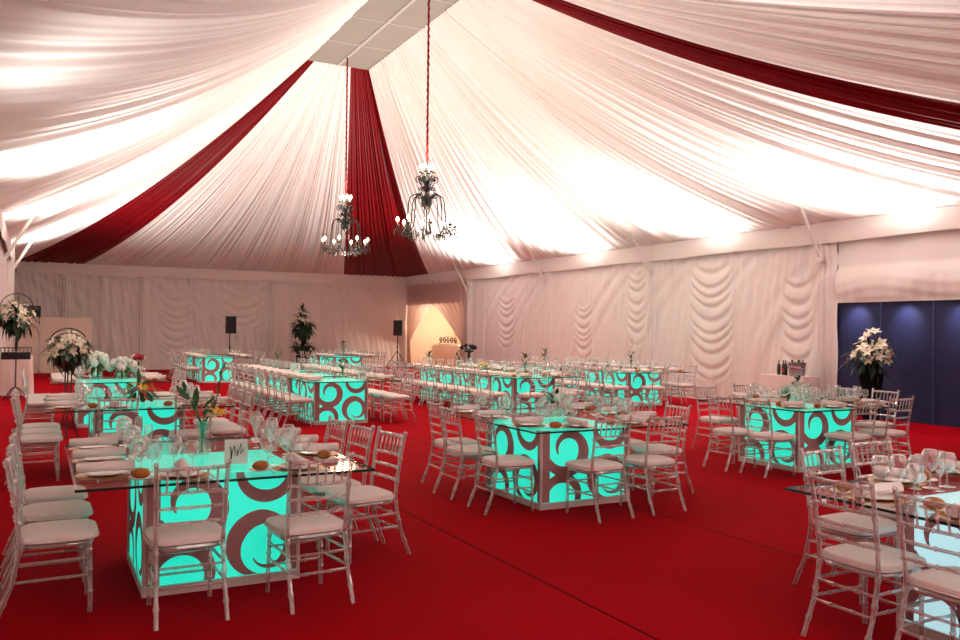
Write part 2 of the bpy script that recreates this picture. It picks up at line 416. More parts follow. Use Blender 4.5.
# doorway alcove in the far right corner
b = MB()
b.box((17.1, 29.4, 0), (17.2, YB+.1, 3), M_CREAM); b.box((XR+.05, 29.55, 0), (17.1, 29.65, 3), M_CREAM); b.box((XR+.05, YB, 0), (17.1, YB+.1, 3), M_CREAM)
b.box((XR+.05, 29.5, 2.75), (17.2, YB+.1, 2.85), M_CREAM)
struct(b.build('wall_alcove'))
def curtain(y_out, y_in, label):
    r = pleat(int(y_out*7), 14)
    def fn(u, v):       # u 0 = outer edge, 1 = inner edge; v 0 top, 1 bottom
        z = 3.75-3.72*v; yo = y_out; yi = y_in
        k = min(1, max(0, (3.75-z)/2.6)); tie = y_out + (y_in-y_out)*.10
        if z > 2.75: inner = yi
        else:
            t = min(1, (2.75-z)/1.6); inner = yi+(tie-yi)*(t**.85)
        if z < 1.15: inner = tie + (y_in-y_out)*.10*(1.15-z)/1.15
        y = yo+(inner-yo)*u; zz = z + (.35*(1-u)*math.sin(PI*min(1, max(0, (2.75-z)/1.6))) if z > 1.15 else 0)
        return (XR-.16-.03*r(u)-.02*math.sin(u*40), y, zz)
    return tag(grid_obj('door_curtain', fn, [i/70 for i in range(71)], [j/50 for j in range(51)], M_SHEER), label, 'curtain', 'tied curtains at the far doorway')
curtain(35.1, 32.3, 'sheer pink curtain tied back on the left of far doorway')
curtain(29.3, 32.3, 'sheer pink curtain tied back on the right of far doorway')

# braces from the posts up to the rafters, and the posts by the left wall
for i, yy in enumerate(RP):
    b = MB(); b.tube([(14.66, yy, 3.28), (14.02, yy, 4.42)], .035, M_POLE, 8); b.box((14.62, yy-.05, 3.2), (14.72, yy+.05, 3.36), M_POLE)
    tag(b.build('roof_brace'), 'white diagonal roof brace, %s from the navy panels along the right wall' % ORD[i], 'brace', 'roof braces along the right wall')
for yy, nm in ((28.2, 'white diagonal roof brace in the far left corner'), (22.6, 'white diagonal roof brace high at the left picture edge')):
    b = MB(); b.tube([(-.72, yy, 3.2), (-.12, yy, 4.3)], .04, M_POLE, 8); b.box((-.80, yy-.06, 3.1), (-.68, yy+.06, 3.3), M_POLE)
    tag(b.build('roof_brace'), nm, 'brace')
b = MB(); b.box((-.80, 28.1, 0), (-.62, 28.3, 3.95), M_POLE); struct(b.build('trim_4'))

# ------------------------------------------------------------------ chiavari chair
def bamboo(pts, r, nodes):
    """resample a path and swell it at the bamboo nodes"""
    pts = [Vector(p) for p in pts]; L = [0]
    for i in range(1, len(pts)): L.append(L[-1]+(pts[i]-pts[i-1]).length)
    T = L[-1]; ts = set([0, 1]+[l/T for l in L])
    for n in nodes: ts |= {n-.022, n, n+.022}
    ts = sorted(t for t in ts if 0 <= t <= 1); out = []; rr = []
    for t in ts:
        l = t*T; i = 1
        while i < len(L)-1 and L[i] < l: i += 1
        q = (l-L[i-1])/max(1e-9, L[i]-L[i-1]); out.append(pts[i-1].lerp(pts[i], q))
        rr.append(r*(1.45 if any(abs(t-n) < 1e-6 for n in nodes) else 1))
    return out, rr
SW = .195   # half width at the seat
def rear_post(sx):
    return [(sx*.195, -.315, 0), (sx*.190, -.235, .2), (sx*.188, -.19, .42), (sx*.19, -.20, .55), (sx*.195, -.235, .78), (sx*.2, -.262, .905)]
def back_at(z):   # y of the back plane
    return -.19 - .072*max(0, (z-.44)/.465)**1.2
def chair_parts(M, far=False):
    P = []; sg = 5 if far else 7
    def part(nm, fn):
        b = MB(); fn(b); P.append((nm, b))
    def cushion(b):
        b.lathe([(.0001, .428), (.93, .428), (1.02, .436), (1.05, .452), (1.02, .470), (.9, .481), (.6, .489), (.0001, .492)], M_CUSH, 24, (0, .012, 0), (5, .212, .205))
        if not far: b.tube([(.212*math.cos(a)*(abs(math.cos(a))**5+abs(math.sin(a))**5)**-.2*1.045, .012+.205*math.sin(a)*(abs(math.cos(a))**5+abs(math.sin(a))**5)**-.2*1.045, .440) for a in [2*PI*k/32 for k in range(33)]], .004, M_CUSH, 4)
    def frame(b):
        b.lathe([(.70, .400), (1.0, .400), (1.03, .414), (1.0, .428), (.70, .428), (.70, .400)], M, 20, (0, 0, 0), (6, .200, .195))
    def fleg(b, sx):
        p, r = bamboo([(sx*.180, .18, 0), (sx*.178, .178, .2), (sx*.175, .172, .405)], .0135, (.3, .62, .9)); b.tube(p, r, M, sg)
    def rleg(b, sx):
        p, r = bamboo(rear_post(sx), .0135, (.12, .3, .45, .62, .8)); b.tube(p, r, M, sg)
        b.ball((sx*.2, -.264, .912), .017, M, 7, 5)
    def rail(b, z, r=.0105):
        y = back_at(z); p, rr = bamboo([(-.195, y, z), (-.1, y-.012, z), (0, y-.017, z), (.1, y-.012, z), (.195, y, z)], r, (.2, .5, .8)); b.tube(p, rr, M, sg)
    def spindle(b, k):
        x = -.195+.39*(k+1)/7; c = -.017*(1-(x/.195)**2)
        p, r = bamboo([(x, back_at(.745)+c, .745), (x, back_at(.885)+c, .885)], .0075, (.5,)); b.tube(p, r, M, 5)
    def stret(b, p0, p1):
        p, r = bamboo([p0, p1], .009, (.3, .7)); b.tube(p, r, M, 5)
    strs = [((-.179, .178, .17), (.179, .178, .17)), ((-.178, .176, .29), (.178, .176, .29)), ((-.190, -.235, .20), (.190, -.235, .20)), ((-.189, -.213, .31), (.189, -.213, .31))]
    for sx in (-1, 1): strs += [((sx*.18, .178, .22), (sx*.190, -.23, .22)), ((sx*.178, .176, .32), (sx*.189, -.212, .32))]
    RZS = (.885, .745, .655, .565)
    part('seat_cushion', cushion)
    if far:
        def fr(b):
            frame(b)
            for sx in (-1, 1): fleg(b, sx); rleg(b, sx)
            for a in strs: stret(b, *a)
        def bk(b):
            for z in RZS: rail(b, z)
            for k in range(6): spindle(b, k)
        part('chair_frame', fr); part('backrest', bk)
    else:
        part('seat_frame', frame)
        for sx in (-1, 1): part('leg', lambda b, sx=sx: fleg(b, sx))
        for sx in (-1, 1): part('leg', lambda b, sx=sx: rleg(b, sx))
        part('top_rail', lambda b: rail(b, RZS[0], .012))
        for z in RZS[1:]: part('back_rail', lambda b, z=z: rail(b, z))
        for k in range(6): part('spindle', lambda b, k=k: spindle(b, k))
        for a in strs: part('stretcher', lambda b, a=a: stret(b, *a))
    return [(nm, b.mesh(nm)) for nm, b in P]
NEAR = chair_parts(M_ACR); FAR = chair_parts(M_ACRF, True)
def chair(x, y, face, label, group, near=False):
    """face: direction the sitter looks, in degrees from +Y, counter-clockwise"""
    t = thing('chiavari_chair', label, 'chair', (x, y, 0), math.radians(face), group)
    for nm, me in (NEAR if near else FAR): link(nm, me, t)
    return t
FACE = {'front': 0, 'left': -90, 'right': 90, 'back': 180}

# ------------------------------------------------------------------ lit tables
def arc(cx, cz, r0, r1, a0, a1, n=18):
    return [(cx+(r0+(r1-r0)*k/n)*math.cos(math.radians(a0+(a1-a0)*k/n)), cz+(r0+(r1-r0)*k/n)*math.sin(math.radians(a0+(a1-a0)*k/n))) for k in range(n+1)]
W_, HP = 1.0, .70
def stroke(b, path, wds, y, M, clip):
    """a flat ribbon of changing width lying on the lit panel"""
    n = len(path); vs = []; fs = []
    for i, (x, z) in enumerate(path):
        x0, z0 = path[max(0, i-1)]; x1, z1 = path[min(n-1, i+1)]; L = math.hypot(x1-x0, z1-z0) or 1
        nx, nz = -(z1-z0)/L, (x1-x0)/L; t = i/(n-1); j = t*(len(wds)-1); a = int(min(j, len(wds)-2)); wv = .78*(wds[a]+(wds[a+1]-wds[a])*(j-a))
        for sgn in (-1, 1):
            px, pz = x+nx*wv*.5*sgn, z+nz*wv*.5*sgn
            vs.append((min(max(px, clip[0]), clip[1]), y, min(max(pz, clip[2]), clip[3])))
    for i in range(n-1): fs.append((2*i, 2*i+1, 2*i+3, 2*i+2))
    b.add(vs, fs, M)
def lit_panel(Mlit):
    """one face of the cube: x across -.5..+.5, y = -.5 outward, z from the plinth to the top"""
    z0, z1 = .065, .745; b = MB()
    b.box((-.478, -.488, z0), (.478, -.47, z1), Mlit)
    y = -.4905; c = (-.478, .478, z0, z1)
    b.add([(-.478, y, z0), (-.395, y, z0), (-.395, y, z1), (-.478, y, z1)], [(0, 1, 2, 3)], M_SCROLL)
    b.add([(.435, y, z0), (.478, y, z0), (.478, y, z1), (.435, y, z1)], [(0, 1, 2, 3)], M_SCROLL)
    y = -.492
    # upper left scroll, rising out of the left band and hooking in at the top
    stroke(b, arc(-.205, .555, .235, .165, 205, 385, 26)+arc(-.205, .555, .165, .105, 387, 565, 22), [.10, .13, .15, .15, .12, .09, .06, .015], y, M_SCROLL, c)
    # upper right bowl, cut by the top edge
    stroke(b, arc(.275, .755, .180, .180, 170, 365, 26), [.05, .08, .10, .11, .10, .10, .09], y-.0008, M_SCROLL, c)
    # lower right scroll
    stroke(b, arc(.25, .235, .18, .205, 265, 90, 24)+arc(.25, .235, .205, .16, 88, -35, 18)+arc(.25, .235, .16, .09, -37, -135, 10), [.02, .07, .12, .15, .14, .11, .10, .09, .07, .03, .01], y-.0016, M_SCROLL, c)
    # lower left arch
    stroke(b, arc(-.25, .10, .205, .155, 165, -25, 24)+arc(-.25, .10, .155, .10, -27, -90, 8), [.10, .11, .12, .11, .10, .08, .05, .01], y-.0024, M_SCROLL, c)
    return b.mesh('lit_panel', False)
PANEL = {'t': lit_panel(M_LIT), 'p': lit_panel(M_LITP)}
def frame_mesh():
    b = MB()
    b.box((-.5, -.5, 0), (.5, .5, .06), M_PLINTH)
    for sx in (-1, 1):
        for sy in (-1, 1): b.box((sx*.489-.0105, sy*.489-.0105, .06), (sx*.489+.0105, sy*.489+.0105, .75), M_PLINTH)
    b.box((-.46, -.46, .735), (.46, .46, .75), M_LIT)
    b2 = MB(); b2.v, b2.f, b2.m, b2.mats = list(b.v), list(b.f), list(b.m), [M_PLINTH, M_LITP]
    return {'t': b.mesh('base_frame', False), 'p': b2.mesh('base_frame', False)}
FRAME = frame_mesh(); TOPM = {}
TOPZ = .768
def table(x0, x1, y0, y1, bx, by, bw, bd, label, group, lit='t'):
    """glass sheet x0..x1, y0..y1 on a lit cube whose front left corner stands at bx, by"""
    cx, cy = bx+bw/2, by+bd/2
    t = thing('lit_table', label, 'table', (cx, cy, 0), 0, group)
    fo = link('base_frame', FRAME[lit], t); fo.scale = (bw, bd, 1)
    for k in range(4):
        p = link('lit_panel', PANEL[lit], t, (0, 0, 0), (0, 0, k*PI/2)); p.scale = (bw, bd, 1) if k % 2 == 0 else (bd, bw, 1)
    b = MB(); a = (x0-cx, y0-cy); c = (x1-cx, y1-cy)
    b.add([(a[0], a[1], .752), (c[0], a[1], .752), (c[0], c[1], .752), (a[0], c[1], .752), (a[0], a[1], TOPZ), (c[0], a[1], TOPZ), (c[0], c[1], TOPZ), (a[0], c[1], TOPZ)], [(3, 2, 1, 0), (4, 5, 6, 7)], M_GTOP)
    b.add(list(b.v), [(0, 1, 5, 4), (1, 2, 6, 5), (2, 3, 7, 6), (3, 0, 4, 7)], M_GEDGE)
    b.build('glass_top', t, smooth=False)
    return t

# ------------------------------------------------------------------ tableware
def mk(fn, name):
    b = MB(); fn(b); return b.mesh(name)
me_charger = mk(lambda b: b.lathe([(.0001, 0), (.10, 0), (.165, .008), (.168, .011), (.158, .012), (.105, .005), (.0001, .004)], M_GOLD, 28), 'charger')
me_plate = mk(lambda b: b.lathe([(.0001, 0), (.075, 0), (.115, .012), (.131, .018), (.129, .021), (.112, .016), (.075, .006), (.0001, .005)], M_CHINA, 28), 'plate')
me_bplate = mk(lambda b: b.lathe([(.0001, 0), (.045, 0), (.075, .010), (.074, .013), (.045, .004), (.0001, .004)], M_CHINA, 20), 'bread_plate')
def f_nap(b):
    n = 14; sec = []
    for j in range(9):
        y = -.165+.33*j/8; q = 1+.06*math.sin(j*1.7)
        for k in range(n):
            a = 2*PI*k/n; r = (.034+.004*math.sin(3*a+j*.5))*q
            sec.append((r*math.cos(a)*1.15, y, r*math.sin(a)*.86+.030))
    fs = [(j*n+k, j*n+(k+1) % n, (j+1)*n+(k+1) % n, (j+1)*n+k) for j in range(8) for k in range(n)]
    fs += [tuple(range(n)), tuple(8*n+k for k in range(n))[::-1]]
    b.add(sec, fs, M_NAPK)
    for yy in (-.166, .166):
        b.tube([(.006*t*math.cos(t*2.2)+0, yy, .030+.005*t*math.sin(t*2.2)) for t in [k*.3 for k in range(15)]], .002, M_NAPK, 4)
me_nap = mk(f_nap, 'napkin')
me_bread = mk(lambda b: b.ball((0, 0, .030), .048, M_BREAD, 12, 8, .68, 1.25, .9, .03, random.Random(3)), 'bread_roll')
def glass(r, h, stem, tall, lip):
    p = [(.0001, .002), (r*.85, .002), (r*.88, .004), (r*.3, .008), (.0045, .016), (.004, stem), (r*.35, stem+.008)]
    n = 9
    for k in range(1, n+1):
        t = k/n; p.append((r*math.sin(PI*(.14+(.86-lip)*t)), stem+.008+(h-stem-.008)*t))
    return p
me_g = [mk(lambda b, a=a: b.lathe(glass(*a), M_WINE, 16), 'wine_glass') for a in ((.052, .235, .095, 0, .22), (.043, .20, .085, 0, .22), (.029, .24, .085, 1, .34), (.055, .21, .08, 0, .26))]
def f_fork(b):
    b.box((-.004, -.10, 0), (.004, .04, .002), M_STEEL); b.box((-.011, .04, 0), (.011, .055, .002), M_STEEL)
    for x in (-.009, -.003, .003, .009): b.box((x-.0015, .055, 0), (x+.0015, .095, .002), M_STEEL)
def f_knife(b):
    b.box((-.006, -.11, 0), (.006, -.01, .003), M_STEEL)
    b.add([(-.006, -.01, .001), (.008, -.01, .001), (.009, .08, .001), (-.005, .11, .001), (-.006, -.01, .003), (.008, -.01, .003), (.009, .08, .003), (-.005, .11, .003)], [(3, 2, 1, 0), (4, 5, 6, 7), (0, 1, 5, 4), (1, 2, 6, 5), (2, 3, 7, 6), (3, 0, 4, 7)], M_STEEL)
me_fork = mk(f_fork, 'fork'); me_knife = mk(f_knife, 'knife')
GN = ('large round wine glass', 'small wine glass', 'slim champagne flute', 'wide goblet')
def setting(ex, ey, face, where, tname, near=2):
    """place laid at the table edge (ex, ey), the sitter looking along face"""
    a = math.radians(face); ca, sa = math.cos(a), math.sin(a); j = rnd.uniform
    def at(x, y, z): return (ex+x*ca-y*sa, ey+x*sa+y*ca, z)
    Z = TOPZ+.0005
    tag(link('charger_plate', me_charger, None, at(0, .175, Z), (0, 0, a)), 'gold charger, %s' % where, 'plate', 'gold chargers on the '+tname)
    tag(link('dinner_plate', me_plate, None, at(0, .175, Z+.0085), (0, 0, a)), 'white plate on gold charger, %s' % where, 'plate', 'white plates on the '+tname)
    tag(link('napkin', me_nap, None, at(j(-.02, .02), .178, Z+.0285), (0, 0, a+j(-.10, .10))), 'rolled napkin on plate, %s' % where, 'napkin', 'rolled napkins on the '+tname)
    bx, by = -.235, .20+j(-.02, .02)
    if near: tag(link('bread_plate', me_bplate, None, at(bx, by, Z), (0, 0, a)), 'small bread plate, %s' % where, 'plate', 'bread plates on the '+tname)
    tag(link('bread_roll', me_bread, None, at(bx, by, Z+(.0055 if near else .0)), (0, 0, a+j(-.6, .6))), 'brown bread roll, %s' % where, 'bread', 'bread rolls on the '+tname)
    if near == 2:
        tag(link('fork', me_fork, None, at(-.175, .17, Z), (0, 0, a)), 'steel fork, %s' % where, 'fork', 'forks on the '+tname)
        tag(link('knife', me_knife, None, at(.175, .17, Z), (0, 0, a)), 'steel knife, %s' % where, 'knife', 'knives on the '+tname)
    gp = ((-.02, .385), (.09, .365), (.04, .485), (-.145, .405)) if near else ((-.04, .39), (.08, .37), (.02, .46))
    for k in (range(4) if near else range(2)):
        q = k if near else k*2
        tag(link(('wine_glass', 'wine_glass', 'champagne_flute', 'wine_goblet')[q], me_g[q], None, at(gp[q][0]+j(-.006, .006), gp[q][1]+j(-.006, .006), Z), (0, 0, j(0, 6))), '%s, %s' % (GN[q], where), 'glass', 'glasses on the '+tname)

DIRV = {'front': (0, 1), 'left': (1, 0), 'right': (-1, 0), 'back': (0, -1)}
SIDE = {'front': 'near side', 'left': 'left side', 'right': 'right side', 'back': 'far side'}
def seat(tname, G, side, c, back, idx, n, near=2, with_chair=True, with_set=True, turn=0, look='clear chiavari chair'):
    """G = glass rectangle; c = position along the side; back = coordinate of the chair's back top across it"""
    x0, x1, y0, y1 = G
    dx, dy = DIRV[side]; f = FACE[side]
    if n == 1: o = 'only place'
    elif side in ('left', 'right'): o = '%s place from front' % ORD[idx]
    else: o = '%s place from left' % ORD[idx]
    where = '%s, %s of %s' % (o, SIDE[side], tname)
    if with_chair:
        cx, cy = (c, back+dy*.26) if dx == 0 else (back+dx*.26, c)
        chair(cx, cy, f+turn, '%s, %s' % (look, where), 'chairs around the '+tname, near > 0)
    if with_set:
        e = {'front': (c, y0+.01), 'back': (c, y1-.01), 'left': (x0+.01, c), 'right': (x1-.01, c)}[side]
        setting(e[0], e[1], f, where, tname, near)

# ------------------------------------------------------------------ tables and seats
# near left
N1 = 'front left table'; G1 = (.20, 2.0, 5.30, 7.30)
table(*G1, .60, 5.66, 1.0, 1.0, 'teal lit glass table at the front left with scroll panels', 'lit tables')
for i, c in enumerate((5.72, 6.36, 6.98)): seat(N1, G1, 'left', c, -.14, i, 3)
for i, (c, bk, tn) in enumerate(((.805, 5.08, 0), (1.53, 5.03, 5))): seat(N1, G1, 'front', c, bk, i, 2, turn=tn)
for i, (c, bk) in enumerate(((6.05, 2.43), (6.54, 2.36), (7.04, 2.32))): seat(N1, G1, 'right', c, bk, i, 3, turn=(8, 5, 4)[i])
# second left
N2 = 'second left table'; G2 = (.08, 2.08, 10.2, 12.05)
table(*G2, .58, 10.6, 1.0, 1.0, 'teal lit glass table second in the left column behind the front one', 'lit tables')
for i, c in enumerate((10.5, 11.1, 11.7)): seat(N2, G2, 'left', c, -.22, i, 3, 1)
for i, c in enumerate((.80, 1.60)): seat(N2, G2, 'front', c, 10.08, i, 2, 1)
for i, c in enumerate((10.52, 11.0, 11.52)): seat(N2, G2, 'right', c, 2.32, i, 3, 1)
# third left
N3 = 'third left table'; G3 = (.2, 2.0, 15.1, 17.05)
table(*G3, .60, 15.5, 1.0, 1.0, 'teal lit glass table third in the left column under white flowers', 'lit tables')
for i, c in enumerate((15.3, 15.77, 16.24, 16.71)): seat(N3, G3, 'left', c, -.2, i, 4, 0)
for i, c in enumerate((15.5, 16.0, 16.5)): seat(N3, G3, 'right', c, 2.3, i, 3, 0)
for i, c in enumerate((.9, 1.55)): seat(N3, G3, 'back', c, 17.6, i, 2, 0, with_set=False)
# middle
N4 = 'middle foreground table'; G4 = (4.03, 5.83, 6.57, 8.7)
table(*G4, 4.22, 6.80, 1.05, 1.1, 'teal lit glass table in the middle foreground with a white centrepiece', 'lit tables')
for i, (c, bk) in enumerate(((7.02, 3.72), (7.80, 3.72), (8.38, 3.84))): seat(N4, G4, 'left', c, bk, i, 3, turn=(-3, 2, -2)[i])
for i, (c, bk) in enumerate(((4.60, 6.20), (5.25, 6.24))): seat(N4, G4, 'front', c, bk, i, 2, turn=(4, 2)[i])
for i, (c, bk) in enumerate(((7.07, 6.10), (7.65, 6.08), (8.23, 6.06))): seat(N4, G4, 'right', c, bk, i, 3, turn=(-4, 3, 0)[i])
# right
N5 = 'right side table'; G5 = (8.04, 9.90, 7.07, 8.9)
table(*G5, 8.22, 7.31, 1.0, 1.0, 'teal lit glass table at the right before the navy panels', 'lit tables')
for i, (c, bk) in enumerate(((7.40, 7.60), (7.95, 7.52))): seat(N5, G5, 'left', c, bk, i, 2)
for i, (c, bk) in enumerate(((8.75, 6.77), (9.50, 6.85))): seat(N5, G5, 'front', c, bk, i, 2, turn=(3, -3)[i])
for i, (c, bk) in enumerate(((7.83, 10.5), (8.45, 10.5))): seat(N5, G5, 'right', c, bk, i, 2)
for i, (c, bk) in enumerate(((8.67, 9.42), (9.55, 9.55))): seat(N5, G5, 'back', c, bk, i, 2)
# bottom right corner
N6 = 'bottom right table'; G6 = (4.0, 5.8, 1.86, 3.66)
table(*G6, 4.42, 2.22, 1.0, 1.0, 'pale blue lit glass table in the bottom right corner', 'lit tables', 'p')
for i, (c, bk) in enumerate(((2.62, 3.86), (3.17, 3.88))): seat(N6, G6, 'left', c, bk, i, 2)
for i, (c, bk) in enumerate(((4.77, 4.04), (5.45, 4.20))): seat(N6, G6, 'back', c, bk, i, 2, turn=(3, -3)[i])
# long rows
def row(name, X0, X1, Y0, n, bx, Ls, Lb, Rs, Rb, Fs=(), Fb=0, setR=True):
    GG = (X0, X1, Y0, Y0+1.8*n)
    for k in range(n):
        table(X0, X1, Y0+1.8*k, Y0+1.8*k+1.79, bx, Y0+.34+1.8*k, 1.0, 1.0, 'teal lit glass table, %s from the front in the %s' % (ORD[k], name), 'lit tables')
    for i, c in enumerate(Ls): seat(name, GG, 'left', c, Lb, i, len(Ls), 0)
    for i, c in enumerate(Rs): seat(name, GG, 'right', c, Rb, i, len(Rs), 0, with_set=setR)
    for i, c in enumerate(Fs): seat(name, GG, 'front', c, Fb, i, len(Fs), 0)
    return GG
NC = 'long centre row'; GC = row(NC, 4.10, 5.80, 14.1, 3, 4.30, [14.45+.52*k for k in range(10)], 3.76, [14.45+.52*k for k in range(10)], 6.12)
NR = 'long right row'; GR = row(NR, 8.0, 9.7, 14.1, 3, 8.3, [14.42+.52*k for k in range(10)], 7.62, [14.5+.54*k for k in range(9)], 10.02, (8.5, 9.2), 13.72)
NW = 'long wall-side row'; GW = row(NW, 11.5, 13.3, 14.95, 3, 11.76, [15.2+.54*k for k in range(9)], 11.12, [15.3+.56*k for k in range(8)], 13.62, (12.15,), 14.6)
NB = 'far back left row'; GB = row(NB, 4.2, 5.9, 26.1, 2, 4.4, [26.5+.9*k for k in range(4)], 3.86, [26.5+.9*k for k in range(3)], 6.25)
NF = 'far back centre row'; GF = row(NF, 8.2, 9.9, 26.1, 2, 8.5, [26.5+.7*k for k in range(3)], 7.86, [26.45+.6*k for k in range(5)], 10.25)

# ------------------------------------------------------------------ flowers and centrepieces
def lily(b, c, d, r, M, rr):
    d = Vector(d).normalized(); u = d.orthogonal().normalized(); v = d.cross(u)
    for k in range(6):
        a = 2*PI*k/6+rr.uniform(-.2, .2); o = u*math.cos(a)+v*math.sin(a)
        b.blade(Vector(c), o*.85+d*.55, d, r, r*.55, M, .35, 3)
    b.ball(Vector(c)+d*r*.25, r*.10, M_PISTIL, 5, 4)
def pompon(b, c, r, M, rr, n=46):
    for k in range(n):
        z = 1-2*(k+.5)/n; a = k*2.39996; q = math.sqrt(max(0, 1-z*z)); d = Vector((q*math.cos(a), q*math.sin(a), z))
        p = Vector(c)+d*r*.72; b.blade(p-d.orthogonal().normalized()*r*.2, d.orthogonal()+d*.5, d, r*.55, r*.5, M, .3, 2)
    b.ball(c, r*.74, M, 8, 6, 1, 1, 1, .08, rr)
def leaves(b, c, R, n, L, wd, M, rr, up=.0, droop=.5, flat=1.0):
    for k in range(n):
        d = Vector((rr.gauss(0, 1), rr.gauss(0, 1), rr.gauss(up, .8)*flat)).normalized()
        p = Vector(c)+Vector((d.x*R[0], d.y*R[0], d.z*R[1]))*rr.uniform(.1, .8)
        b.blade(p, d, (0, 0, 1), L*rr.uniform(.6, 1.2), wd*rr.uniform(.7, 1.2), M, droop*rr.uniform(.5, 1.4), 4)
def bouquet(root, c, R, nf, fr, seed, kind='lily', Mf=None, Ml=None, nl=60, leafL=.2, leafW=.05, zmin=-.3, droop=.5, bias=0, xmin=-9):
    """foliage as one child, every blossom a child of its own"""
    rr = random.Random(seed); Mf = Mf or M_PETAL
    b = MB(); leaves(b, c, R, nl, leafL, leafW, Ml or M_LEAFD, rr, bias, droop)
    b.v = [(max(v[0], xmin), v[1], max(v[2], .008)) for v in b.v]; b.build('foliage', root)
    for k in range(nf):
        z = zmin+(1-zmin)*(k+.5)/nf; a = k*2.39996+rr.uniform(-.3, .3); q = math.sqrt(max(0, 1-z*z))
        d = Vector((q*math.cos(a), q*math.sin(a), z)); p = Vector(c)+Vector((d.x*R[0], d.y*R[0], d.z*R[1]))*rr.uniform(.75, 1.0)
        b = MB()
        if kind == 'lily': lily(b, (0, 0, 0), d+Vector((0, 0, .2)), fr*rr.uniform(.8, 1.2), Mf, rr)
        else: pompon(b, (0, 0, 0), fr*rr.uniform(.8, 1.15), Mf, rr)
        b.build('flower', root, tuple(p))

# wrought-iron stands with hooped baskets at the left
def flower_stand(x, y, label, h, hoop, R, nf, seed, basket=True, bw=.28):
    t = thing('flower_stand', label, 'flower stand', (x, y, 0))
    b = MB()
    if basket:
        b.tube([(0, 0, .25), (0, 0, h)], .014, M_IRON, 6)
        for k in range(4): a = k*PI/2+.6; b.tube([(.0, 0, .30), (.12*math.cos(a), .12*math.sin(a), .24), (.30*math.cos(a), .30*math.sin(a), .0)], .012, M_IRON, 5)
    else:
        for k in range(3):
            a = k*2*PI/3+.4; b.tube([(.05*math.cos(a), .05*math.sin(a), h), (.045*math.cos(a), .045*math.sin(a), .4), (.16*math.cos(a), .16*math.sin(a), 0)], .011, M_IRON, 5)
    b.build('stand', t)
    b = MB()
    if basket:
        b.box((-bw, -.14, h), (bw, .14, h+.16), M_BLACK)
        for s in (-1, 1):
            b.tube([(-bw*1.1, s*.17, h+.26), (bw*1.1, s*.17, h+.26)], .008, M_IRON, 5)
            b.tube([(s*bw*1.1, -.17, h+.26), (s*bw*1.1, .17, h+.26)], .008, M_IRON, 5)
            for k in range(9): xx = -bw*1.1+k*bw*2.2/8; b.tube([(xx*.92, s*.15, h), (xx, s*.17, h+.26)], .005, M_IRON, 4)
    else: b.lathe([(.0001, h-.01), (.10, h), (.20, h+.06), (.21, h+.075), (.19, h+.075), (.0001, h+.03)], M_IRON, 18)
    b.build('basket', t)
    b = MB(); zc = hoop[1]
    b.tube([(hoop[0]*math.cos(a), .02, zc+hoop[0]*math.sin(a)*1.05) for a in [PI*(-.08+1.16*k/24) for k in range(25)]], .011, M_IRON, 5)
    b.tube([(.03, hoop[0]*.8*math.cos(a), zc+hoop[0]*.96*math.sin(a)) for a in [PI*k/20 for k in range(21)]], .009, M_IRON, 5)
    b.build('hoop', t)
    return t
t = flower_stand(-.42, 21.8, 'tall black iron flower stand with basket of white lilies at left edge', .92, (.34, 2.05), None, 0, 5)
bouquet(t, (0, 0, 1.85), (.36, .42), 30, .12, 71, nl=200, leafL=.26, leafW=.075, droop=.9, zmin=-.35, xmin=-.33)
b = MB(); b.tube([(0, 0, 1.1), (.02, 0, 1.7)], .03, M_LEAFD, 6); b.build('stem_bundle', t)
t = flower_stand(.42, 14.2, 'black iron stand with dome of white flowers and hanging leaves behind second table', 1.05, (.28, 1.36), None, 0, 6, basket=False)
bouquet(t, (0, 0, 1.34), (.30, .26), 54, .075, 72, nl=300, leafL=.15, leafW=.07, droop=1.0, zmin=-.45, bias=-.3)

# cloth-covered table behind the left stand
def draped_table(x, y, wx, wy, h, label, seed):
    t = thing('draped_table', label, 'table', (x, y, 0))
    b = MB(); b.box((-wx+.05, -wy+.05, 0), (wx-.05, wy-.05, h-.04), M_POLE); b.build('table_body', t)
    n = 120; f = pleat(seed, 16); vs = []; rows = 9
    for j in range(rows+1):
        for k in range(n):
            a = 2*PI*k/n; q = (abs(math.cos(a))**7+abs(math.sin(a))**7)**(-1/7); v = j/rows
            o = 1+.06*v+.10*v*f(k/n)*math.sin(PI*min(1, k/n*20, (1-k/n)*20)/2)
            vs.append((wx*q*math.cos(a)*o, wy*q*math.sin(a)*o, h-.01-(h-.03)*v))
    fs = [(j*n+k, (j+1)*n+k, (j+1)*n+(k+1) % n, j*n+(k+1) % n) for j in range(rows) for k in range(n)]
    fs.append(tuple(range(n))); b = MB(); b.add(vs, fs, M_TCLOTH); b.build('cloth', t)
    return t
draped_table(-.45, 23.4, .36, .40, .95, 'white draped side table behind the left flower stand', 81)
draped_table(14.15, 12.85, .28, .62, .80, 'white draped side table by right wall holding bottles and bucket', 82)
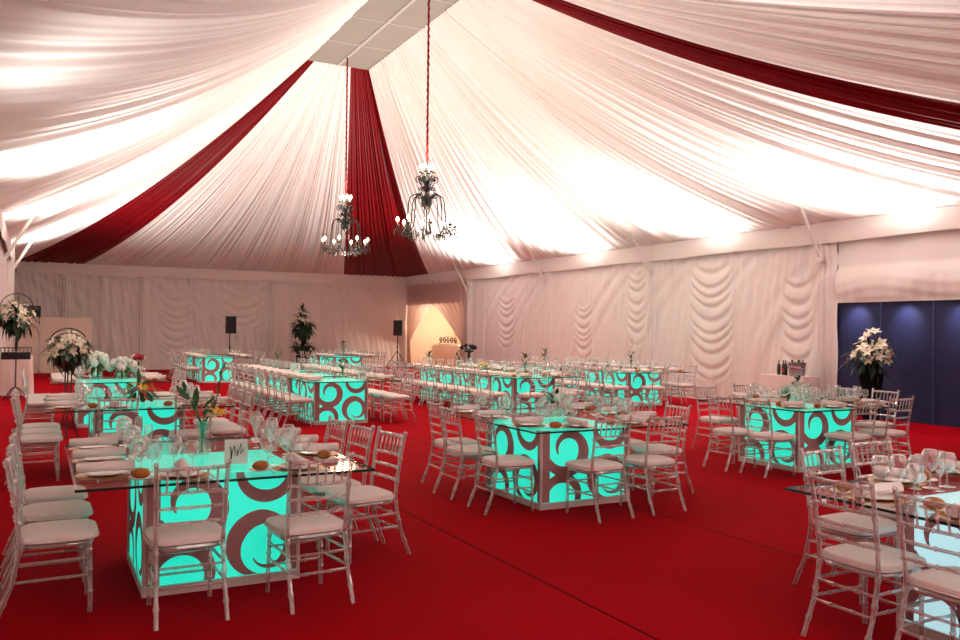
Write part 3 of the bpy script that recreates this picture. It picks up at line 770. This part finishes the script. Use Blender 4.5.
# bottles and zinc bucket on it
def bottle(x, y, label, lab):
    t = thing('wine_bottle', label, 'bottle', (x, y, .792), 0, 'bottles on the draped side table')
    b = MB(); b.lathe([(.0001, 0), (.036, 0), (.038, .01), (.038, .19), (.030, .225), (.014, .25), (.013, .30), (.015, .302), (.015, .315), (.0001, .316)], M_BOT, 14); b.build('bottle_body', t)
    if lab: b = MB(); b.lathe([(.0385, .06), (.0388, .06), (.0388, .15), (.0385, .15)], M_LABEL, 14); b.build('label', t)
bottle(14.10, 13.09, 'dark wine bottle at the left end of draped side table', False)
bottle(14.12, 12.985, 'red-labelled wine bottle in the middle of draped side table', True)
bottle(14.08, 12.885, 'dark wine bottle next to the zinc bucket', False)
t = thing('ice_bucket', 'grey zinc bucket full of bottles on draped side table', 'bucket', (14.12, 12.62, .792))
b = MB(); b.lathe([(.0001, 0), (.145, 0), (.15, .01), (.185, .27), (.195, .275), (.195, .29), (.18, .285), (.142, .02), (.0001, .02)], M_ZINC, 24)
b.build('bucket_body', t)
b = MB(); b.lathe([(.170, .16), (.176, .17), (.178, .19), (.174, .2)], M_STEEL, 24); b.build('band', t)
b = MB()
for s in (-1, 1): b.tube([(0, s*.185, .2), (0, s*.22, .22), (0, s*.22, .25), (0, s*.19, .26)], .006, M_STEEL, 5)
b.build('handle', t)
for k in range(5):
    a = k*1.256+.3; px, py = .09*math.cos(a), .09*math.sin(a)
    o = thing('wine_bottle', 'bottle neck sticking out of the zinc bucket, %s around its rim' % ORD[k], 'bottle', (14.12+px, 12.62+py, .83), 0, 'bottles in the zinc bucket')
    b = MB(); b.lathe([(.0001, 0), (.036, 0), (.037, .17), (.014, .24), (.013, .29), (.015, .30), (.0001, .302)], M_BOT, 10); b.build('bottle_body', o, rot=(-.10*math.sin(a), .10*math.cos(a), 0))

# tall black vase of lilies by the navy panels
t = thing('flower_vase', 'tall black vase of white lilies in front of navy panels', 'vase', (14.0, 10.75, 0))
b = MB(); b.lathe([(.0001, 0), (.13, 0), (.14, .03), (.15, .5), (.22, .90), (.235, .94), (.215, .94), (.14, .55), (.0001, .5)], M_POT, 24); b.build('vase_body', t)
bouquet(t, (0, 0, 1.22), (.40, .36), 26, .13, 91, nl=120, leafL=.30, leafW=.06, zmin=-.15, droop=.6, bias=.3)
rr = random.Random(92)
for k, (p, d) in enumerate((((0, -.05, 1.72), (-.3, -.3, 1)), ((.02, .12, 1.62), (-.8, .2, .6)), ((0, -.18, 1.5), (-.6, -.5, .6)))):
    b = MB(); lily(b, (0, 0, 0), d, .15, M_PETAL, rr); b.tube([(0, 0, 0), (-p[0], -p[1], -.5)], .006, M_STEM, 4); b.build('flower', t, p)

# tall standing arrangement at the back wall
t = thing('potted_arrangement', 'tall dark leafy flower arrangement standing against the back wall', 'plant', (9.4, 33.2, 0))
b = MB(); b.lathe([(.0001, 0), (.22, 0), (.24, .05), (.26, .55), (.29, .6), (.25, .6), (.0001, .5)], M_BLACK, 18); b.build('pot', t)
b = MB(); b.tube([(0, 0, .5), (.02, 0, 1.3), (0, 0, 2.0)], [.05, .04, .02], M_LEAFD, 6); b.build('stem_bundle', t)
rr = random.Random(95)
b = MB(); leaves(b, (0, 0, .95), (.60, .22), 170, .26, .10, M_LEAFD, rr, 0, .6); leaves(b, (0, 0, 1.75), (.50, .52), 300, .26, .11, M_LEAFD, rr, -.1, .9); leaves(b, (0, 0, 2.3), (.10, .25), 40, .25, .08, M_LEAFD, rr, .6, .5); b.build('foliage', t)
for k in range(26):
    z = rr.uniform(.8, 2.2); r = .40 if z < 1.2 else max(.08, .48*(2.4-z)/1.0*.8); a = rr.uniform(0, 6.28)
    b = MB(); pompon(b, (0, 0, 0), .075, M_PETAL, rr, 20); b.build('flower', t, (min(r, .42)*math.cos(a), min(r, .42)*math.sin(a), z))

# table centrepieces
def stem_vase(x, y, label, seed, h=.20, r=.045, tall=.42, nl=9, flowers=(), Ml=None, group=None, M=None):
    """glass vase with upright stems, leaves and a few blossoms"""
    rr = random.Random(seed); t = thing('flower_vase', label, 'vase', (x, y, TOPZ+.001), 0, group)
    b = MB(); b.lathe([(.0001, 0), (r, 0), (r*1.1, .01), (r*.55, h*.45), (r*.6, h*.8), (r*.9, h), (r*.86, h), (r*.5, h*.6), (.0001, .012)], M or M_VASE, 16); b.build('vase_body', t)
    b = MB()
    for k in range(5):
        a = k*1.3; q = (rr.uniform(.02, .14)*math.cos(a), rr.uniform(.02, .14)*math.sin(a), tall*rr.uniform(.6, 1))
        b.tube([(0, 0, .02), (q[0]*.2, q[1]*.2, h), q], .0045, M_STEM, 4)
    for k in range(nl):
        a = rr.uniform(0, 6.28); z = rr.uniform(h*.9, tall); d = (math.cos(a), math.sin(a), rr.uniform(.3, 1.4)); b.blade((.02*math.cos(a), .02*math.sin(a), z), d, (0, 0, 1), rr.uniform(.09, .16), rr.uniform(.03, .05), Ml or M_LEAF, .2, 4)
    b.build('foliage', t)
    for (p, kind, fr, Mf) in flowers:
        b = MB()
        if kind == 'lily': lily(b, (0, 0, 0), (p[0]*3, p[1]*3-.4, 1), fr, Mf, rr)
        else: pompon(b, (0, 0, 0), fr, Mf, rr, 24)
        b.build('flower', t, p)
    return t
# front left: tall vase, menu tent card
t = stem_vase(1.08, 6.42, 'glass vase with tall leafy stems and yellow blossom on front left table', 101, .24, .055, .40, 6, (((.10, -.03, .30), 'lily', .07, M_PETALY), ((.06, -.02, .28), 'lily', .06, M_PETAL)))
b = MB(); rr = random.Random(3)
b.tube([(0, 0, .2), (-.06, 0, .32), (-.11, 0, .46)], .004, M_STEM, 4); b.blade((-.10, 0, .40), (-.5, -.1, .6), (0, -1, .2), .13, .045, M_LEAF, .2); b.blade((-.06, 0, .33), (.1, -.1, 1), (0, -1, 0), .16, .05, M_LEAF, .1)
b.blade((-.12, 0, .46), (-.3, 0, 1), (0, -1, 0), .08, .03, M_LEAF, .1)
b.tube([(0, 0, .2), (.09, 0, .36), (.14, .0, .66)], .004, M_STEM, 4)
for k in range(26):
    z = .30+.014*k; x = .07+.0035*k; b.blade((x-.01, 0, z), (math.cos(k*2.4), math.sin(k*2.4), .9), (0, 0, 1), .05, .016, M_LEAF, .2, 2)
b.build('tall_stems', t)
def tent_card(x, y, rz, label, w=.15, h=.16, seed=1, group=None):
    t = thing('tent_card', label, 'card', (x, y, TOPZ+.001), rz, group)
    b = MB(); a = .06
    b.add([(-w/2, -a, 0), (w/2, -a, 0), (w/2, 0, h), (-w/2, 0, h), (-w/2, a, 0), (w/2, a, 0), (-w/2, -a+.002, 0), (w/2, -a+.002, 0), (w/2, 0, h-.003), (-w/2, 0, h-.003), (-w/2, a-.002, 0), (w/2, a-.002, 0)],
          [(0, 1, 2, 3), (3, 2, 5, 4), (7, 6, 9, 8), (8, 9, 10, 11)], M_CARD)
    b.build('card_body', t, smooth=False)
    def on(u, v): return (u*w/2, -a*(1-v)-.0015, v*h)
    b = MB()
    L = [(-.62, .62), (-.5, .72), (-.42, .55), (-.4, .25), (-.45, .15), (-.36, .3), (-.25, .6), (-.12, .74), (-.08, .5), (-.12, .3)]
    b.tube([on(*p) for p in L], [.001, .003, .005, .005, .003, .002, .003, .004, .002, .001], M_INK, 4)
    L = [(.02, .45), (.12, .6), (.22, .5), (.15, .32), (.05, .38), (.2, .5), (.38, .72), (.46, .85), (.44, .6), (.4, .4), (.55, .5), (.66, .68), (.6, .5)]
    b.tube([on(*p) for p in L], .0022, M_INK, 4)
    b.build('lettering', t)
    return t
tent_card(1.22, 5.92, -.25, 'white script tent card standing beside the vase on front left table')
# second left table: low green leaves and yellow, red and white posy
t = thing('leaf_centrepiece', 'low bright green leafy centrepiece with yellow bloom on second left table', 'centrepiece', (1.12, 11.2, TOPZ+.001))
b = MB(); b.lathe([(.0001, 0), (.06, 0), (.08, .06), (.07, .06), (.0001, .02)], M_VASE, 14); b.build('bowl', t)
bouquet(t, (0, 0, .14), (.20, .08), 5, .06, 111, Mf=M_PETALY, Ml=M_LEAF, nl=34, leafL=.22, leafW=.06, zmin=.2)
t = thing('rose_posy', 'small posy of red and white roses on third left table', 'posy', (1.60, 16.3, TOPZ+.001), 0)
b = MB(); b.lathe([(.0001, 0), (.05, 0), (.05, .1), (.02, .2), (.03, .26), (.0001, .26)], M_VASE, 12); b.build('vase_body', t)
rr = random.Random(5)
for k in range(9):
    a = k*2.4; q = .10*math.sqrt(k/9); b = MB(); pompon(b, (0, 0, 0), .065, (M_PETALR, M_PETAL)[k in (4, 6, 8)], rr, 18); b.build('flower', t, (q*math.cos(a), q*math.sin(a)-.02*(k in (4, 6, 8)), .40-.04*(q/.1)))
b = MB(); leaves(b, (0, 0, .28), (.08, .04), 16, .1, .04, M_LEAFD, rr); b.build('foliage', t)
# third left table: big hydrangea mounds
def mound(x, y, label, R, n, seed, Mf, h=.22):
    t = thing('flower_mound', label, 'centrepiece', (x, y, TOPZ+.001)); b = MB()
    b.lathe([(.0001, 0), (.10, 0), (.12, .12), (.10, .12), (.0001, .04)], M_VASE, 16); b.build('bowl', t)
    bouquet(t, (0, 0, h), R, n, .075, seed, 'pompon', Mf, M_LEAF, 30, .16, .06, zmin=-.2)
mound(1.30, 15.8, 'wide mound of white roses at the right of third left table', (.24, .14), 22, 121, M_PETALW, .22)
mound(.92, 16.35, 'pale green-white hydrangea mound at the back of third left table', (.22, .18), 20, 122, M_PETALW, .28)
# middle table: white and green posy
t = thing('posy_bowl', 'white and green posy in clear bowl on the middle foreground table', 'centrepiece', (5.0, 7.75, TOPZ+.001))
b = MB(); b.lathe([(.0001, 0), (.07, 0), (.10, .05), (.11, .10), (.10, .10), (.0001, .015)], M_VASE, 18); b.build('bowl', t)
bouquet(t, (0, 0, .16), (.17, .11), 12, .055, 131, 'pompon', M_PETALW, M_LEAFD, 34, .13, .04, zmin=-.2)
# right table: green-lit posy
t = thing('posy_bowl', 'pale green posy with a dark leaf on the right side table', 'centrepiece', (8.86, 7.9, TOPZ+.001))
b = MB(); b.lathe([(.0001, 0), (.07, 0), (.10, .05), (.11, .10), (.10, .10), (.0001, .015)], M_VASE, 18); b.build('bowl', t)
bouquet(t, (0, 0, .16), (.20, .10), 12, .06, 132, 'pompon', M_PETALW, M_LEAF, 24, .13, .04, zmin=-.2)
b = MB(); rr = random.Random(8); leaves(b, (0, 0, .28), (.06, .05), 9, .10, .05, M_LEAFD, rr, .5); b.build('dark_leaf', t)
tent_card(8.62, 7.70, -.4, 'small tent card beside the posy on right side table')
# rows
V = lambda *a, **k: stem_vase(*a, **k)
fl = (((.03, 0, .24), 'lily', .06, M_PETAL),)
V(5.10, 15.3, 'bud vase with green leaves near the front of long centre row', 141, .16, .04, .36, 16, fl, M_LEAFD)
V(4.80, 19.0, 'bud vase with one bent stem at the far end of long centre row', 142, .18, .035, .55, 7, (), M_LEAFD)
V(9.15, 15.4, 'bud vase with leafy white flower on the front of long right row', 143, .16, .04, .40, 18, fl, M_LEAFD)
V(8.75, 17.8, 'bud vase with green stems in the middle of long right row', 144, .18, .04, .40, 12, (), M_LEAFD)
V(8.65, 19.2, 'bud vase with green stems at the far end of long right row', 145, .18, .04, .36, 10, (), M_LEAFD)
V(12.48, 16.1, 'bud vase with dark leaves on front table of row beside right wall', 146, .18, .04, .44, 14, (), M_LEAFD)
V(12.0, 19.2, 'bud vase with dark leaves at far end of row beside right wall', 147, .18, .04, .44, 14, (), M_LEAFD)
V(9.0, 26.9, 'bud vase with green leaves on the far back centre row', 148, .18, .05, .46, 18, fl, M_LEAFD)
tent_card(5.25, 14.62, -.3, 'white tent card at the front of long centre row')
tent_card(4.72, 17.2, -.3, 'white tent card further back on long centre row', .2, .2)
tent_card(9.1, 14.9, -.3, 'white tent card at the front of long right row')
t = thing('yellow_posy', 'small yellow-green posy in the middle of long right row', 'posy', (8.95, 16.9, TOPZ+.001))
b = MB(); b.lathe([(.0001, 0), (.05, 0), (.06, .07), (.05, .07), (.0001, .02)], M_VASE, 12); b.build('bowl', t)
bouquet(t, (0, 0, .11), (.11, .06), 8, .05, 151, 'pompon', M_PETALY, M_LEAF, 14, .1, .04, zmin=0)
t = thing('dark_arrangement', 'low dark flower arrangement standing on slim pedestal by far right wall', 'plant', (13.5, 26.6, 0))
b = MB(); b.lathe([(.0001, 0), (.18, 0), (.16, .03), (.05, .06), (.05, .88), (.18, .92), (.18, .95), (.0001, .95)], M_BLACK, 16); b.build('pedestal', t)
bouquet(t, (0, 0, 1.05), (.30, .10), 10, .07, 152, 'pompon', M_BLACK, M_LEAFD, 40, .12, .05, zmin=-.2)

# ------------------------------------------------------------------ speakers, screen, doorway table
def speaker(x, y, rz, zb, label, stand_label):
    t = thing('loudspeaker', label, 'speaker', (x, y, zb), rz)
    b = MB(); b.add([(-.19, -.17, 0), (.19, -.17, 0), (.13, .17, 0), (-.13, .17, 0), (-.19, -.17, .66), (.19, -.17, .66), (.13, .17, .66), (-.13, .17, .66)], [(3, 2, 1, 0), (4, 5, 6, 7), (0, 1, 5, 4), (1, 2, 6, 5), (2, 3, 7, 6), (3, 0, 4, 7)], M_BLACK); b.build('cabinet', t, smooth=False)
    b = MB(); b.box((-.17, -.185, .03), (.17, -.168, .63), M_GRILLE); b.build('grille', t)
    if stand_label:
        s = thing('speaker_stand', stand_label, 'speaker stand', (x, y, 0), rz)
        b = MB(); b.tube([(0, 0, .15), (0, 0, zb)], .022, M_BLACK, 8); b.tube([(0, 0, .85), (0, 0, .95)], .035, M_BLACK, 8); b.build('pole', s)
        for k in range(3):
            a = k*2*PI/3+.5; b = MB(); b.tube([(0, 0, .75), (.55*math.cos(a), .55*math.sin(a), 0.01)], .016, M_BLACK, 6); b.tube([(0, 0, .2), (.3*math.cos(a), .3*math.sin(a), .35)], .01, M_BLACK, 5); b.build('leg', s)
speaker(6.55, 33.2, .1, 1.45, 'black loudspeaker high on its stand at the left of the back wall', 'black tripod speaker stand at the left of the back wall')
speaker(13.7, 33.8, -.3, 1.40, 'black loudspeaker on stand in the far right corner', 'black tripod speaker stand in the far right corner')
speaker(-.12, 33.9, .2, 1.72, 'black loudspeaker peeping over the cream screen at far left', 'black stand behind the cream screen at far left')
t = thing('folding_screen', 'cream three-panel folding screen in the far left corner', 'screen', (0, 33.2, 0))
for k, (xa, xb) in enumerate(((-.72, .05), (.07, .92), (.94, 1.74))):
    b = MB(); z = 1.97; d = .03*(k % 2)
    b.box((xa, d, .02), (xb, d+.05, z), M_SCREEN); b.box((xa, d-.012, .02), (xa+.03, d, z), M_POLE); b.box((xb-.03, d-.012, .02), (xb, d, z), M_POLE); b.build('screen_panel', t, smooth=False)
# table with iron scrollwork inside the doorway
t = thing('console_table', 'cream skirted table inside the far curtained doorway', 'table', (16.45, 33.6, 0))
b = MB(); b.box((-.45, -1.5, .95), (.45, 1.5, 1.0), M_CREAM); b.build('table_top', t)
f = pleat(99, 20); n = 160; vs = []
for z in (.95, .5, .01):
    for k in range(n+1): y = -1.5+3*k/n; vs.append((-.46-.03*f(k/n)*(1-z), y, z))
b = MB(); b.add(vs, [(j*(n+1)+k, j*(n+1)+k+1, (j+1)*(n+1)+k+1, (j+1)*(n+1)+k) for j in range(2) for k in range(n)], M_CREAM); b.build('skirt', t)
t = thing('iron_scrollwork', 'black iron scrollwork ornament on the table in far doorway', 'ornament', (16.2, 34.0, 1.001))
b = MB(); b.tube([(0, -.95, .01), (0, .95, .01)], .014, M_IRON, 5)
for k in range(5):
    y = -.75+.37*k
    b.tube([(0, y+.17*(1-q*.8)*math.cos(q*8)*.9, .18+.16*(1-q*.8)*math.sin(q*8)) for q in [i/20 for i in range(21)]], .024, M_IRON, 5)
b.tube([(0, -.95, .01), (0, -.6, .3), (0, 0, .38), (0, .6, .3), (0, .95, .01)], .012, M_IRON, 5)
b.build('scrolls', t)

# ------------------------------------------------------------------ chandeliers
def spiral(c, r, turns, d, a0, n=16):
    return [(c[0]+r*(1-i/n*.85)*math.cos(a0+d*turns*2*PI*i/n), c[1]+r*(1-i/n*.85)*math.sin(a0+d*turns*2*PI*i/n)) for i in range(n+1)]
def chandelier(x, y, zb, label, rot):
    t = thing('chandelier', label, 'chandelier', (x, y, zb), rot, 'wrought iron chandeliers')
    top = RZ-.03-zb
    b = MB()
    b.lathe([(.0001, .10), (.02, .12), (.03, .2), (.012, .24), (.012, .62), (.05, .66), (.10, .70), (.12, .78), (.10, .86), (.05, .92), (.03, .97), (.06, 1.02), (.04, 1.07), (.07, 1.14), (.09, 1.2), (.04, 1.3), (.015, 1.34), (.012, 1.62), (.0001, 1.62)], M_IRON, 12); b.build('column', t)
    n = 90; rr = random.Random(int(x*10+y))
    b = MB(); b.tube([(.005*math.sin(k*1.3), .005*math.cos(k*1.7), 1.6+(top-1.6)*k/n) for k in range(n+1)], [.017+.010*abs(math.sin(k*.9))*rr.uniform(.5, 1.2) for k in range(n+1)], M_RIB, 7); b.build('ribbon_chain', t)
    def rad(pts, a): return [(r*math.cos(a), r*math.sin(a), z) for r, z in pts]
    for k in range(8):
        a = 2*PI*k/8; b = MB()
        arcp = [(.06, .74), (.10, .86), (.16, .93), (.25, .93), (.32, .88), (.36, .78), (.375, .6), (.385, .42), (.42, .26), (.50, .15), (.57, .16)]
        b.tube(rad(arcp, a), .012, M_IRON, 6)
        for c, r, tr, d, a0 in (((.55, .17), .105, 1.4, 1, -1.2), ((.40, .14), .09, 1.3, -1, .6), ((.30, .10), .07, 1.2, 1, 2.2), ((.16, .90), .06, 1.2, -1, 1.6)):
            b.tube(rad(spiral(c, r, tr, d, a0), a), .011, M_IRON, 5)
        b.tube(rad([(.36, .05), (.30, .0), (.24, .04)], a), .007, M_IRON, 4)
        b.lathe([(.0001, .27), (.03, .28), (.045, .31), (.04, .315), (.0001, .30)], M_IRON, 8, (.58*math.cos(a), .58*math.sin(a), 0))
        b.tube([(.58*math.cos(a), .58*math.sin(a), .17), (.58*math.cos(a), .58*math.sin(a), .28)], .009, M_IRON, 5)
        b.lathe([(.011, .305), (.011, .37), (.0001, .37)], M_CANDLE, 7, (.58*math.cos(a), .58*math.sin(a), 0))
        o = b.build('arm', t)
        c = MB(); c.lathe([(.0001, .37), (.022, .385), (.034, .41), (.026, .44), (.006, .47), (.0001, .475)], M_BULB, 8, (.58*math.cos(a), .58*math.sin(a), 0)); c.build('bulb', o)
    for k in range(6):
        a = 2*PI*k/6+.3; b = MB()
        b.tube(rad([(.03, 1.02), (.08, 1.06), (.15, 1.16), (.16, 1.26), (.13, 1.32)], a), .010, M_IRON, 5)
        for c, r, tr, d, a0 in (((.16, 1.24), .075, 1.3, 1, -1.4), ((.12, 1.05), .05, 1.2, -1, .6)): b.tube(rad(spiral(c, r, tr, d, a0), a), .011, M_IRON, 5)
        b.lathe([(.0001, 1.36), (.03, 1.37), (.035, 1.39), (.0001, 1.385)], M_IRON, 8, (.13*math.cos(a), .13*math.sin(a), 0))
        b.lathe([(.011, 1.385), (.011, 1.45), (.0001, 1.45)], M_CANDLE, 7, (.13*math.cos(a), .13*math.sin(a), 0))
        o = b.build('upper_arm', t)
        c = MB(); c.lathe([(.0001, 1.45), (.022, 1.465), (.034, 1.49), (.026, 1.52), (.006, 1.55), (.0001, 1.555)], M_BULB, 8, (.13*math.cos(a), .13*math.sin(a), 0)); c.build('bulb', o)
    for k in range(6):
        a = 2*PI*k/6; r = .10
        b = MB(); b.tube([(r*math.cos(a), r*math.sin(a), .70), (r*math.cos(a), r*math.sin(a), .52)], .002, M_STEEL, 4); b.lathe([(.0001, .40), (.018, .46), (.012, .52), (.0001, .53)], M_CRYS, 6, (r*math.cos(a), r*math.sin(a), 0)); b.build('crystal_drop', t)
    b = MB(); b.lathe([(.0001, .0), (.02, .04), (.03, .08), (.01, .12), (.0001, .13)], M_CRYS, 8); b.build('crystal_finial', t)
    point('chandelier_light', (x, y, zb+1.72), 60, (1, .80, .55), .12)
    point('chandelier_light', (x, y, zb-.12), 90, (1, .80, .55), .3)
chandelier(6.88, 20.55, 3.52, 'black wrought iron chandelier on long red cord, the further left one', .2)
chandelier(6.88, 15.5, 3.46, 'black wrought iron chandelier on long red cord, the nearer right one', .5)
